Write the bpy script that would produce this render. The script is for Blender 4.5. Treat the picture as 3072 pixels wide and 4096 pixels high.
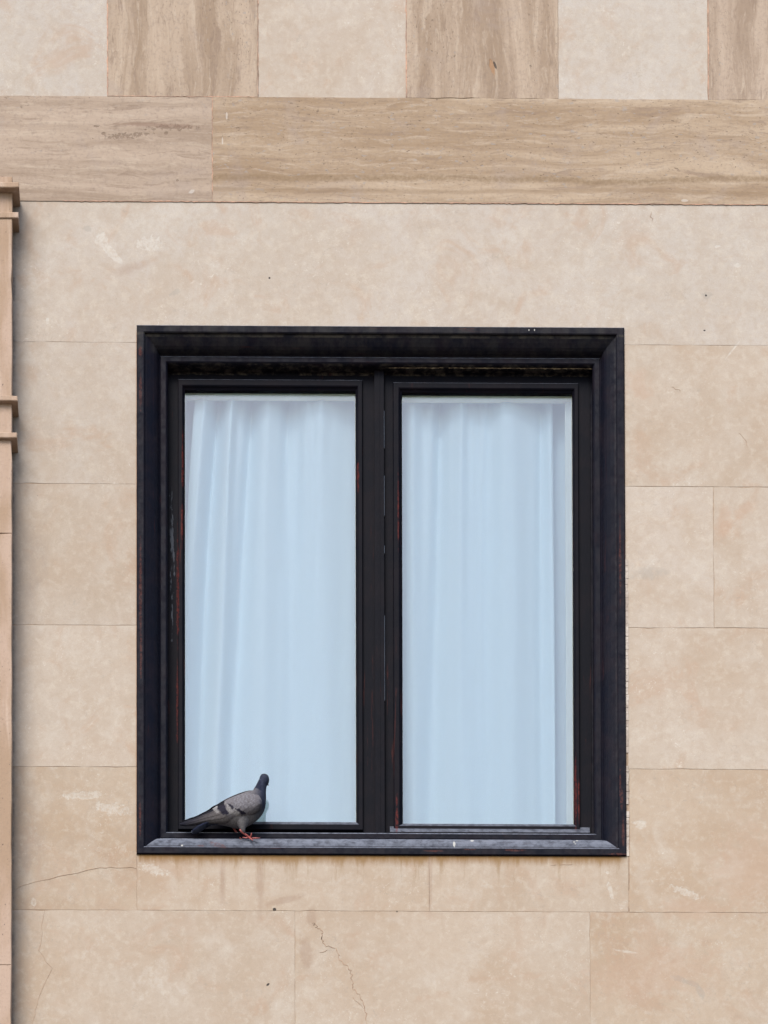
import bpy, bmesh, math, random
from mathutils import Vector, Matrix
for o in list(bpy.data.objects): bpy.data.objects.remove(o)
S = bpy.context.scene
COL = S.collection
R = math.radians
random.seed(7)

# ------------------------------------------------------------------ camera
CAM = Vector((-0.5, -20.0, -10.0))
PITCH, YAW, ROLL = 5.56220665e-02, -1.24142077e-02, -1.37661724e-03
FPX, SHX, SHY = 24617.1069, 0.0729363319, 2.67606314
_r = Vector((math.cos(YAW), math.sin(YAW), 0)); _f0 = Vector((-math.sin(YAW), math.cos(YAW), 0))
FWD = _f0 * math.cos(PITCH) + Vector((0, 0, 1)) * math.sin(PITCH)
_u = _r.cross(FWD)
RIGHT = _r * math.cos(ROLL) + _u * math.sin(ROLL)
UP = -_r * math.sin(ROLL) + _u * math.cos(ROLL)
cd = bpy.data.cameras.new("camera"); cam = bpy.data.objects.new("camera", cd); COL.objects.link(cam)
M = Matrix.Identity(4)
for i in range(3):
    M[i][0] = RIGHT[i]; M[i][1] = UP[i]; M[i][2] = -FWD[i]; M[i][3] = CAM[i]
cam.matrix_world = M
cd.sensor_fit = 'VERTICAL'; cd.sensor_height = 36; cd.lens = FPX / 4096 * 36
cd.shift_x = SHX; cd.shift_y = SHY; cd.clip_start = 0.1; cd.clip_end = 500
S.camera = cam
S.render.resolution_x = 768; S.render.resolution_y = 1024

# ------------------------------------------------------------------ light
SUN_EL, SUN_AZ = 44, -23            # azimuth: degrees to the right of straight out from the wall
w = bpy.data.worlds.new("World"); S.world = w; w.use_nodes = True
wn = w.node_tree.nodes; sky = wn.new('ShaderNodeTexSky'); sky.sky_type = 'NISHITA'; sky.sun_disc = False
sky.sun_elevation = R(SUN_EL); sky.sun_rotation = R(180 - SUN_AZ)
sky.air_density = 1.0; sky.dust_density = 1.5
wn['Background'].inputs[1].default_value = 0.13
w.node_tree.links.new(sky.outputs[0], wn['Background'].inputs[0])
sl = bpy.data.lights.new("sun", 'SUN'); sl.energy = 2.1; sl.angle = R(34); sl.color = (1, .96, .90)
so = bpy.data.objects.new("sun", sl); COL.objects.link(so)
sd = Vector((math.sin(R(SUN_AZ)) * math.cos(R(SUN_EL)), -math.cos(R(SUN_AZ)) * math.cos(R(SUN_EL)), math.sin(R(SUN_EL))))
so.rotation_euler = sd.to_track_quat('Z', 'Y').to_euler(); so.location = (0, -30, 30)
S.view_settings.view_transform = 'Standard'; S.view_settings.look = 'None'; S.view_settings.gamma = 1
S.view_settings.exposure = 1.14

# ------------------------------------------------------------------ helpers
def at(px, py, y=0.0):
    """the point of the vertical plane y seen at photo position px, py"""
    d = RIGHT * ((px - 1536 + SHX * 4096) / FPX) + UP * ((2048 + SHY * 4096 - py) / FPX) + FWD
    return CAM + d * ((y - CAM.y) / d.y)

def tag(o, label=None, cat=None, group=None, kind=None):
    for k, v in (('label', label), ('category', cat), ('group', group), ('kind', kind)):
        if v: o[k] = v
    return o
def empty(name, loc):
    o = bpy.data.objects.new(name, None); o.location = loc; COL.objects.link(o); return o
def mesh(name, verts, faces, mat=None, parent=None, smooth=False, cols=None, colname='tint', fcols=None):
    me = bpy.data.meshes.new(name)
    loc = Vector((0, 0, 0)); p = parent
    while p: loc += p.location; p = p.parent
    me.from_pydata([tuple(Vector(v) - loc) for v in verts], [], faces)
    if cols or fcols:
        a = me.color_attributes.new(colname, 'FLOAT_COLOR', 'CORNER')
        for poly in me.polygons:
            for li in poly.loop_indices:
                c = fcols[poly.index] if fcols else cols[me.loops[li].vertex_index]
                a.data[li].color = (*c, 1) if len(c) == 3 else c
    if smooth:
        for poly in me.polygons: poly.use_smooth = True
    me.update()
    o = bpy.data.objects.new(name, me); COL.objects.link(o)
    if mat: me.materials.append(mat)
    if parent: o.parent = parent
    return o
class MB:
    def __init__(s): s.v = []; s.f = []; s.c = []
    def add(s, vs, fs, c=(0.5, 0.5, 0.5)):
        b = len(s.v); s.v += [Vector(v) for v in vs]; s.f += [[b + i for i in f] for f in fs]; s.c += [c] * len(fs)
    def box(s, x0, x1, y0, y1, z0, z1, c=(0.5, 0.5, 0.5)):
        s.add([(x0, y0, z0), (x1, y0, z0), (x1, y1, z0), (x0, y1, z0), (x0, y0, z1), (x1, y0, z1), (x1, y1, z1), (x0, y1, z1)],
              [(0, 1, 5, 4), (1, 2, 6, 5), (2, 3, 7, 6), (3, 0, 4, 7), (4, 5, 6, 7), (3, 2, 1, 0)], c)
    def slab(s, x0, x1, y0, y1, z0, z1, c, jit=.0005, step=.035, bev=.0006):
        """stone slab with hand-cut, slightly uneven arrises"""
        P = []
        def edge(a, b):
            n = max(2, int((Vector(b) - Vector(a)).length / step)) if step else 1
            for i in range(n):
                t = i / n; P.append((a[0] + (b[0] - a[0]) * t, a[1] + (b[1] - a[1]) * t))
        edge((x0, z0), (x1, z0)); edge((x1, z0), (x1, z1)); edge((x1, z1), (x0, z1)); edge((x0, z1), (x0, z0))
        cx, cz = (x0 + x1) / 2, (z0 + z1) / 2; n = len(P)
        tl = [random.uniform(-.0002, .0002) for _ in range(2)]
        F = []; B = []; I = []
        for (x, z) in P:
            j = random.gauss(0, jit)
            if random.random() < .05: j -= random.uniform(.001, .003)
            X = x + (j if x > cx else -j) * (abs(x - cx) / max(abs(x1 - cx), 1e-6)) ** 8
            Z = z + (j if z > cz else -j) * (abs(z - cz) / max(abs(z1 - cz), 1e-6)) ** 8
            sx = -bev if x > cx else bev; sz = -bev if z > cz else bev
            kx = 1 if abs(abs(x - cx) - abs(x1 - cx)) < 1e-5 else 0; kz = 1 if abs(abs(z - cz) - abs(z1 - cz)) < 1e-5 else 0
            dy = tl[0] * (x - cx) / (x1 - cx) + tl[1] * (z - cz) / (z1 - cz)
            F.append((X, y0 + bev * .8 + dy, Z)); I.append((X + sx * kx, y0 + dy, Z + sz * kz)); B.append((X, y1, Z))
        b = len(s.v); s.v += [Vector(v) for v in F + I + B]
        s.f.append([b + n + i for i in range(n)]); s.c.append(c)
        for i in range(n):
            k = (i + 1) % n
            s.f.append([b + i, b + k, b + n + k, b + n + i]); s.c.append(c)
            s.f.append([b + 2 * n + i, b + 2 * n + k, b + k, b + i]); s.c.append(c)
    def ring(s, x0, x1, z0, z1, prof, closed=False, seg=1):
        """mitred moulding round a rectangle; prof = (inset, y)"""
        rows = []
        for (i, y) in prof:
            cs = [(x0 + i, z0 + i), (x1 - i, z0 + i), (x1 - i, z1 - i), (x0 + i, z1 - i)]
            row = []
            for k in range(4):
                a, b_ = cs[k], cs[(k + 1) % 4]
                for q in range(seg):
                    t = q / seg; row.append((a[0] + (b_[0] - a[0]) * t, y, a[1] + (b_[1] - a[1]) * t))
            rows.append(row)
        n = 4 * seg; vs = [p for r_ in rows for p in r_]; fs = []
        m = len(rows)
        for a in range(m if closed else m - 1):
            b_ = (a + 1) % m
            for k in range(n):
                fs.append((a * n + k, a * n + (k + 1) % n, b_ * n + (k + 1) % n, b_ * n + k))
        s.add(vs, fs)
    def tube(s, pts, rad, n=8):
        pts = [Vector(p) for p in pts]; rings = []
        for i, p in enumerate(pts):
            d = (pts[min(i + 1, len(pts) - 1)] - pts[max(i - 1, 0)]).normalized()
            a = d.orthogonal().normalized(); b_ = d.cross(a); r_ = rad[i] if isinstance(rad, (list, tuple)) else rad
            rings.append([p + (a * math.cos(t * 2 * math.pi / n) + b_ * math.sin(t * 2 * math.pi / n)) * r_ for t in range(n)])
        # align rings so the tube does not twist
        for i in range(1, len(rings)):
            best = min(range(n), key=lambda k: sum((rings[i][(j + k) % n] - pts[i] - (rings[i - 1][j] - pts[i - 1])).length for j in range(n)))
            rings[i] = [rings[i][(j + best) % n] for j in range(n)]
        vs = [v for r_ in rings for v in r_]; fs = []
        for i in range(len(rings) - 1):
            for j in range(n): fs.append((i * n + j, i * n + (j + 1) % n, (i + 1) * n + (j + 1) % n, (i + 1) * n + j))
        fs.append(tuple(range(n))[::-1]); fs.append(tuple((len(rings) - 1) * n + j for j in range(n)))
        s.add(vs, fs)
    def build(s, name, mat, parent=None, smooth=False, recalc=False):
        o = mesh(name, s.v, s.f, mat, parent, smooth, fcols=s.c)
        if recalc:
            bm = bmesh.new(); bm.from_mesh(o.data); bmesh.ops.recalc_face_normals(bm, faces=bm.faces); bm.to_mesh(o.data); bm.free()
        return o

# ------------------------------------------------------------------ shader helpers
class NT:
    def __init__(s, name, rough=.8, spec=.3):
        s.m = bpy.data.materials.new(name); s.m.use_nodes = True; s.t = s.m.node_tree; s.n = s.t.nodes
        s.b = s.n['Principled BSDF']; s.b.inputs['Roughness'].default_value = rough
        s.b.inputs['Specular IOR Level'].default_value = spec
        s.g = s.n.new('ShaderNodeNewGeometry'); s.P = s.g.outputs['Position']
    def L(s, a, b): s.t.links.new(a, b)
    def put(s, sock, v):
        if hasattr(v, 'links'): s.L(v, sock)
        else:
            if isinstance(v, (tuple, list)) and len(v) == 3 and sock.type == 'RGBA': v = (*v, 1)
            sock.default_value = v
    def math(s, op, a, b=0.0, c=0.0, clamp=False):
        n = s.n.new('ShaderNodeMath'); n.operation = op; n.use_clamp = clamp
        s.put(n.inputs[0], a); s.put(n.inputs[1], b)
        if op in ('MULTIPLY_ADD',): s.put(n.inputs[2], c)
        return n.outputs[0]
    def vec(s, op, a, b=(0, 0, 0)):
        n = s.n.new('ShaderNodeVectorMath'); n.operation = op; s.put(n.inputs[0], a); s.put(n.inputs[1], b)
        return n.outputs['Value'] if op in ('LENGTH', 'DOT_PRODUCT') else n.outputs[0]
    def map(s, v, scale=(1, 1, 1), rot=(0, 0, 0), loc=(0, 0, 0)):
        n = s.n.new('ShaderNodeMapping'); s.L(v, n.inputs[0]); n.inputs['Location'].default_value = loc
        n.inputs['Rotation'].default_value = rot; n.inputs['Scale'].default_value = scale; return n.outputs[0]
    def noise(s, v, scale, detail=5, rough=.55, dist=0.0, col=False):
        n = s.n.new('ShaderNodeTexNoise'); s.L(v, n.inputs['Vector']); n.inputs['Scale'].default_value = scale
        n.inputs['Detail'].default_value = detail; n.inputs['Roughness'].default_value = rough; n.inputs['Distortion'].default_value = dist
        return n.outputs['Color' if col else 'Fac']
    def ss(s, v, a, b, lo=0.0, hi=1.0):
        n = s.n.new('ShaderNodeMapRange'); n.interpolation_type = 'SMOOTHSTEP'; s.put(n.inputs['Value'], v)
        n.inputs['From Min'].default_value = a; n.inputs['From Max'].default_value = b
        n.inputs['To Min'].default_value = lo; n.inputs['To Max'].default_value = hi; return n.outputs[0]
    def mix(s, f, a, b, mode='MIX'):
        n = s.n.new('ShaderNodeMix'); n.data_type = 'RGBA'; n.blend_type = mode; n.clamp_factor = True
        s.put(n.inputs[0], f); s.put(n.inputs[6], a); s.put(n.inputs[7], b); return n.outputs[2]
    def attr(s, name):
        n = s.n.new('ShaderNodeAttribute'); n.attribute_name = name; return n.outputs['Color']
    def sep(s, v):
        n = s.n.new('ShaderNodeSeparateXYZ'); s.L(v, n.inputs[0]); return n.outputs
    def bump(s, h, strength=.3, dist=.002):
        n = s.n.new('ShaderNodeBump'); n.inputs['Strength'].default_value = strength; n.inputs['Distance'].default_value = dist
        s.L(h, n.inputs['Height']); s.L(n.outputs[0], s.b.inputs['Normal'])
    def color(s, c): s.put(s.b.inputs['Base Color'], c)
    def blob(s, px, py, rx, ry, rot=0, rag=.7, edge=.25, nscale=30, y=0.0):
        """ragged patch centred on a spot of the wall; rx, ry in photo pixels (1200 to the metre)"""
        c = at(px, py, y)
        p = s.vec('SUBTRACT', s.P, tuple(c))
        n = s.n.new('ShaderNodeMapping'); n.vector_type = 'POINT'; s.L(p, n.inputs[0]); n.inputs['Rotation'].default_value = (0, R(rot), 0)
        p = s.vec('MULTIPLY', n.outputs[0], (1200 / rx, 0, 1200 / ry))
        l = s.vec('LENGTH', p)
        if rag:
            if not hasattr(s, 'rg') or nscale != 30:
                q = s.noise(s.P, nscale, 6, .65, .4)
                if nscale == 30: s.rg = q
            else: q = s.rg
            l = s.math('ADD', l, s.math('MULTIPLY', s.math('SUBTRACT', q, .5), rag * 4))
        return s.ss(l, 1 + edge, 1 - edge)
    def maxm(s, ms):
        m = ms[0]
        for k in ms[1:]: m = s.math('MAXIMUM', m, k)
        return m

# ------------------------------------------------------------------ materials
def pale_stone(name='pale_stone', marks=True):
    s = NT(name, .82, .22)
    tint = s.attr('tint'); tr, tg, tb = s.sep(tint)[:3]
    off = s.vec('SCALE', tint); s.n[-1].inputs['Scale'].default_value = 37.0
    p = s.vec('ADD', s.P, off)
    big = s.noise(p, 2.6, 9, .6, .8); mid = s.noise(p, 9, 8, .62, .5); fine = s.noise(p, 70, 5, .6); grain = s.noise(p, 330, 3, .7)
    base = s.mix(tr, (.455, .412, .378), (.45, .35, .258))
    tan = s.mix(tr, (.415, .352, .295), (.385, .272, .178))
    c = s.mix(s.ss(big, .38, .64, 0, .82), base, tan)
    c = s.mix(s.ss(s.noise(s.vec('ADD', p, (6, 2, 4)), 1.3, 10, .68, .5), .40, .64, 0, .35), c, s.mix(tr, (.45, .415, .375), (.40, .335, .27)))
    c = s.mix(s.ss(mid, .46, .72, 0, .4), c, (.52, .475, .425))
    c = s.mix(s.ss(s.noise(s.vec('ADD', p, (3, 5, 7)), 5, 9, .65, 1.2), .52, .68, 0, .5), c, (.40, .275, .195))
    c = s.mix(s.ss(s.noise(s.vec('ADD', p, (2, 8, 3)), 26, 9, .72, .3), .42, .66, 0, .32), c, (.36, .275, .205))
    c = s.mix(s.ss(s.noise(s.vec('ADD', p, (7, 3, 1)), 38, 9, .72, .3), .48, .66, 0, .42), c, (.53, .47, .40))
    # milky crust patches with crisp borders
    crust = s.math('MULTIPLY', s.ss(s.noise(s.vec('ADD', p, (9, 1, 2)), 6.5, 12, .72, .6), .605, .64), s.ss(fine, .42, .56))
    c = s.mix(s.math('MULTIPLY', crust, .22), c, (.58, .55, .51))
    c = s.mix(s.ss(fine, .50, .72, 0, .22), c, (.34, .27, .21))
    c = s.mix(s.ss(grain, .35, .75, 0, .28), c, (.29, .24, .19))
    zone = s.ss(s.noise(s.vec('ADD', p, (4, 4, 9)), 4.5, 5, .6), .50, .60)
    fl = s.math('MULTIPLY', s.ss(s.noise(s.vec('ADD', p, (1, 6, 2)), 85, 4, .6, 1.5), .62, .66), zone)
    c = s.mix(s.math('MULTIPLY', fl, .4), c, (.62, .58, .53))
    zone2 = s.ss(s.noise(s.vec('ADD', p, (8, 2, 5)), 5.5, 5, .6), .50, .60)
    fg = s.math('MULTIPLY', s.ss(s.noise(s.vec('ADD', p, (5, 9, 2)), 70, 4, .6, 1.2), .60, .65), zone2)
    c = s.mix(s.math('MULTIPLY', fg, .35), c, (.30, .265, .23))
    # pits
    pit = s.math('MULTIPLY', s.ss(s.noise(p, 120, 3, .6), .70, .75), s.ss(s.noise(p, 7, 3), .5, .6))
    c = s.mix(s.math('MULTIPLY', pit, .5), c, (.2, .16, .13))
    X, Y, Z = s.sep(s.P)[:3]
    h = s.math('ADD', s.math('MULTIPLY', fine, .4), s.math('MULTIPLY', mid, .6))
    if marks:
        # grey grime gathered beside the pilaster
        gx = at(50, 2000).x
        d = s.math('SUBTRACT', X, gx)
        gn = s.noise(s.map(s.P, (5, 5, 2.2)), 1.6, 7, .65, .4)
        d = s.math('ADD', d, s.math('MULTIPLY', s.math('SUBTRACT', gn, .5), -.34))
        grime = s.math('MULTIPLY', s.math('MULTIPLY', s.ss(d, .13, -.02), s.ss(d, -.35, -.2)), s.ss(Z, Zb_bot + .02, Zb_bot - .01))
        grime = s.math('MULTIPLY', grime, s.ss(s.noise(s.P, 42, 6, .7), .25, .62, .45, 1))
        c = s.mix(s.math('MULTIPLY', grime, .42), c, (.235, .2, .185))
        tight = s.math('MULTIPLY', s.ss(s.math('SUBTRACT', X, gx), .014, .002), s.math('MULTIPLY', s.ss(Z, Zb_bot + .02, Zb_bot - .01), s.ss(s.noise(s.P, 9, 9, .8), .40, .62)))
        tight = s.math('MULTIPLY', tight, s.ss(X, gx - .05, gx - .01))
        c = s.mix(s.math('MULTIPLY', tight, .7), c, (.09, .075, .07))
        # rust and dirt washed down from the window frame
        zb = at(1536, 3418).z
        xl, xr = at(548, 3400).x, at(2505, 3400).x
        inx = s.math('MULTIPLY', s.ss(X, xl - .004, xl + .012), s.ss(X, xr + .004, xr - .03))
        dn = s.math('SUBTRACT', zb, Z)
        nn = s.noise(s.map(s.P, (1, 1, .15)), 26, 6, .7)
        lim = s.math('ADD', dn, s.math('MULTIPLY', s.math('SUBTRACT', nn, .5), -.06))
        rust = s.math('MULTIPLY', s.math('MULTIPLY', s.ss(lim, .046, .004), inx), s.ss(dn, -.03, -.02))
        c = s.mix(s.math('MULTIPLY', rust, .95), c, (.21, .11, .03))
        run = s.math('MULTIPLY', s.math('MULTIPLY', s.ss(nn, .52, .66), s.ss(dn, .17, .0)), s.math('MULTIPLY', inx, s.ss(dn, -.03, -.02)))
        c = s.mix(s.math('MULTIPLY', run, .6), c, (.27, .18, .095))
        stains = s.maxm([s.blob(890, 3520, 11, 95, 0, .25, .6), s.blob(1040, 3535, 14, 115, 0, .3, .6), s.blob(1720, 3520, 9, 130, 0, .2, .5),
                         s.blob(1140, 3600, 70, 14, 15, .4, .4), s.blob(1245, 3670, 20, 40, 0, .4, .4), s.blob(1225, 3820, 26, 60, 10, .7, .4),
                         s.blob(520, 1075, 60, 16, 20, .8, .7)])
        c = s.mix(s.math('MULTIPLY', stains, .33), c, (.27, .175, .125))
        side = s.math('MULTIPLY', s.ss(s.math('ABSOLUTE', s.math('SUBTRACT', X, xl)), .006, .001), s.math('MULTIPLY', s.ss(Z, -.9, -.88), s.ss(Z, .9, .88)))
        c = s.mix(s.math('MULTIPLY', side, .55), c, (.28, .12, .05))
        # pale repairs and scraped spots
        white = s.maxm([s.blob(405, 958, 26, 30, 0, .35, .12), s.blob(440, 1005, 17, 52, 38, .3, .12), s.blob(470, 1035, 12, 26, 50, .25, .12),
                        s.blob(600, 975, 42, 26, 0, 1.1, .15, 60), s.blob(330, 3180, 90, 16, 4, .7, .15), s.blob(450, 3235, 60, 22, -10, .9, .15, 60),
                        s.blob(620, 3480, 55, 17, -18, .8, .15, 60), s.blob(2560, 3290, 34, 10, 0, .7, .15), s.blob(2565, 3305, 20, 13, 0, .6, .15),
                        s.blob(2440, 3560, 10, 34, 12, .6, .15), s.blob(2430, 3490, 9, 8, 0, .4, .15), s.blob(2750, 3570, 70, 14, -22, .9, .15, 60),
                        s.blob(2930, 1400, 4, 48, -38, .15, .2), s.blob(2500, 3805, 46, 6, -8, .4, .2), s.blob(135, 3610, 11, 16, 0, .5, .2),
                        s.blob(2950, 1060, 13, 9, 0, .4, .2), s.blob(2870, 985, 12, 5, 12, .4, .2), s.blob(190, 1282, 6, 12, 0, .3, .2)])
        white = s.math('MULTIPLY', white, s.ss(s.noise(s.P, 75, 5, .7), .36, .60, .25, 1))
        c = s.mix(s.math('MULTIPLY', white, .5), c, (.56, .53, .49))
        grey = s.maxm([s.blob(2740, 3925, 60, 12, -20, .7, .2), s.blob(2800, 3965, 12, 40, 25, .6, .2), s.blob(2830, 1180, 18, 14, 0, .8, .2, 60),
                       s.blob(2590, 2290, 60, 24, 0, 1.0, .5), s.blob(350, 915, 16, 12, 0, .8, .2, 60), s.blob(700, 1170, 22, 10, 20, .9, .2, 60)])
        c = s.mix(s.math('MULTIPLY', grey, .42), c, (.31, .285, .255))
        pink = s.maxm([s.blob(2900, 2080, 26, 66, 0, .3, .4), s.blob(2980, 2040, 44, 22, 30, .7, .4), s.blob(2560, 1540, 40, 60, 20, .8, .5),
                       s.blob(1980, 280, 1, 1, 0, 0, .1), s.blob(2600, 3900, 260, 90, 8, .9, .5), s.blob(2780, 3640, 130, 40, 0, .9, .5), s.blob(3000, 3480, 130, 160, 0, .9, .6)])
        c = s.mix(s.math('MULTIPLY', pink, .30), c, (.41, .27, .19))
        holes = s.maxm([s.blob(1098, 3638, 7, 7, 0, .15, .15), s.blob(1072, 3938, 7, 4, 40, .1, .15), s.blob(1588, 3646, 4, 3, 0, .1, .15),
                        s.blob(2514, 3166, 4, 12, 0, .2, .2), s.blob(2824, 1182, 4, 4, 0, .1, .2), s.blob(2818, 1322, 4, 3, 0, .1, .2), s.blob(1078, 1112, 4, 4, 0, .1, .2)])
        c = s.mix(s.math('MULTIPLY', holes, .92), c, (.02, .018, .018))
        h = s.math('ADD', h, s.math('MULTIPLY', white, -.8)); h = s.math('ADD', h, s.math('MULTIPLY', holes, -2))
    g = s.math('MULTIPLY', s.math('ADD', tg, .5), 1.0)
    c = s.mix(1, c, s.mix(tg, (.665, .655, .63), (.86, .848, .825)), 'MULTIPLY')
    s.color(c); s.bump(h, .35, .0015)
    return s.m

def travertine(name, vertical):
    s = NT(name, .78, .25)
    tint = s.attr('tint'); tr, tg, tb = s.sep(tint)[:3]
    off = s.vec('SCALE', tint); s.n[-1].inputs['Scale'].default_value = 31.0
    p = s.vec('ADD', s.P, off)
    # slow warp so that the beds wander, pinch and swell
    warp = s.noise(s.map(p, (1, 1, .45) if vertical else (.45, 1, 1)), 3.2, 5, .55, .3, True)
    warp = s.vec('SCALE', s.vec('SUBTRACT', warp, (.5, .5, .5))); s.n[-1].inputs['Scale'].default_value = .17 if vertical else .12
    q = s.vec('ADD', p, warp)
    k = (1, 1, .055) if vertical else (.04, 1, 1)
    k2 = (1, 1, .10) if vertical else (.085, 1, 1)
    bed = s.noise(s.map(q, k), 13, 7, .62, .25); thin = s.noise(s.map(q, k2), 44, 6, .65, .5); hair = s.noise(s.map(q, k2), 120, 4, .7, .4)
    fine = s.noise(p, 90, 5, .65); blot = s.noise(p, 6, 7, .6, .8)
    A = s.mix(tr, (.39, .312, .245), (.415, .328, .235)); B = s.mix(tr, (.275, .208, .155), (.28, .197, .123))
    c = s.mix(s.ss(bed, .36, .66), A, B)
    c = s.mix(s.ss(thin, .52, .68, 0, .5), c, (.47, .395, .31))
    c = s.mix(s.ss(thin, .44, .34, 0, .6), c, (.235, .17, .125))
    c = s.mix(s.ss(hair, .56, .70, 0, .35), c, (.50, .43, .35)); c = s.mix(s.ss(hair, .42, .32, 0, .45), c, (.2, .145, .105))
    c = s.mix(s.ss(blot, .52, .70, 0, .4), c, (.31, .255, .22))
    c = s.mix(s.ss(fine, .45, .75, 0, .4), c, (.2, .15, .12))
    # grey fossil spots and pits that follow the beds
    zone = s.ss(s.noise(s.map(q, k), 7, 3), .46, .56)
    gs = s.math('MULTIPLY', s.ss(s.noise(s.map(p, (1, 1, .55) if vertical else (.55, 1, 1)), 75, 3, .5), .655, .70), zone)
    c = s.mix(s.math('MULTIPLY', gs, .5), c, (.28, .265, .255))
    pit = s.math('MULTIPLY', s.ss(s.noise(s.map(p, (1, 1, .5) if vertical else (.45, 1, 1)), 190, 3, .5), .67, .715), zone)
    c = s.mix(s.math('MULTIPLY', pit, .7), c, (.11, .075, .055))
    h = s.math('ADD', s.math('MULTIPLY', thin, .5), s.math('MULTIPLY', pit, -1.5))
    if not vertical:
        X, Y, Z = s.sep(s.P)[:3]
        line = s.noise(s.map(s.P, (.9, 0, 0)), 2.2, 5, .6)
        # the two long dark veins low in the right-hand slab
        zc = at(1536, 715).z
        d1 = s.math('ABSOLUTE', s.math('SUBTRACT', s.math('ADD', s.math('SUBTRACT', Z, zc), s.math('MULTIPLY', s.math('SUBTRACT', line, .5), .09)), 0.0))
        vein = s.math('MULTIPLY', s.ss(d1, .018, .002), s.ss(X, at(850, 700).x, at(852, 700).x))
        c = s.mix(s.math('MULTIPLY', vein, s.ss(fine, .3, .6, .3, .65)), c, (.2, .135, .075))
        d2 = s.math('ABSOLUTE', s.math('SUBTRACT', s.math('SUBTRACT', Z, at(1536, 765).z), s.math('MULTIPLY', s.math('SUBTRACT', line, .5), .07)))
        vein2 = s.math('MULTIPLY', s.ss(d2, .012, .002), s.ss(X, at(850, 700).x, at(852, 700).x))
        c = s.mix(s.math('MULTIPLY', vein2, .4), c, (.22, .15, .09))
        holes = s.maxm([s.blob(665, 535, 7, 5, 30, .5, .3), s.blob(690, 512, 60, 8, 0, 1.9, .3, 90), s.blob(415, 536, 9, 6, 0, .5, .3), s.blob(385, 507, 11, 4, 0, .9, .3, 90),
                        s.blob(500, 545, 60, 8, 5, 2.0, .2, 90), s.blob(583, 521, 5, 4, 0, .4, .3), s.blob(710, 724, 5, 4, 0, .3, .3), s.blob(10, 714, 7, 7, 0, .3, .3)])
        c = s.mix(s.math('MULTIPLY', holes, .5), c, (.12, .075, .05)); h = s.math('ADD', h, s.math('MULTIPLY', holes, -2))
        dark = s.blob(640, 502, 150, 9, -2, .5, .5)
        c = s.mix(s.math('MULTIPLY', dark, .55), c, (.2, .125, .09))
        wh = s.maxm([s.blob(907, 465, 4, 15, 0, .2, .2), s.blob(890, 565, 3, 15, 0, .2, .2), s.blob(766, 768, 12, 7, 30, .5, .2), s.blob(2738, 803, 14, 5, 0, .6, .2)])
        c = s.mix(s.math('MULTIPLY', wh, .42), c, (.58, .56, .53))
    else:
        chip = s.blob(1968, 268, 9, 32, 14, .45, .2)
        c = s.mix(s.math('MULTIPLY', chip, .7), c, (.32, .18, .09)); chip2 = s.blob(1980, 262, 4, 16, 20, .5, .2)
        c = s.mix(s.math('MULTIPLY', chip2, .85), c, (.04, .03, .025)); h = s.math('ADD', h, s.math('MULTIPLY', chip, -2))
    c = s.mix(1, c, s.mix(tg, (.715, .695, .68), (.84, .81, .79)), 'MULTIPLY')
    s.color(c); s.bump(h, .4, .002)
    return s.m

def mortar_mat(name, col, dark):
    s = NT(name, .9, .1)
    n = s.noise(s.P, 9, 8, .7); f = s.noise(s.P, 80, 4, .6)
    c = s.mix(s.ss(n, .42, .62), col, dark); c = s.mix(s.ss(f, .4, .7, 0, .4), c, (.12, .08, .06)); s.color(c)
    return s.m

def pilaster_mat():
    s = NT('pinkish_travertine', .8, .22)
    n = s.noise(s.map(s.P, (1, 1, .3)), 7, 8, .6, .6); f = s.noise(s.P, 110, 4, .6); st = s.noise(s.map(s.P, (1, 1, .06)), 30, 6, .6, .5)
    c = s.mix(s.ss(n, .38, .64), (.335, .243, .185), (.265, .182, .122))
    c = s.mix(s.ss(st, .52, .7, 0, .4), c, (.46, .36, .29))
    c = s.mix(s.ss(f, .5, .72, 0, .3), c, (.2, .14, .1))
    pit = s.ss(s.noise(s.map(s.P, (1, 1, .6)), 130, 3, .5), .68, .71)
    c = s.mix(s.math('MULTIPLY', pit, .75), c, (.07, .05, .045))
    # dirt clings to the outward corner arrises and shines pale where rubbed
    s.color(c); s.bump(s.math('SUBTRACT', f, pit), .4, .002)
    return s.m

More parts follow.
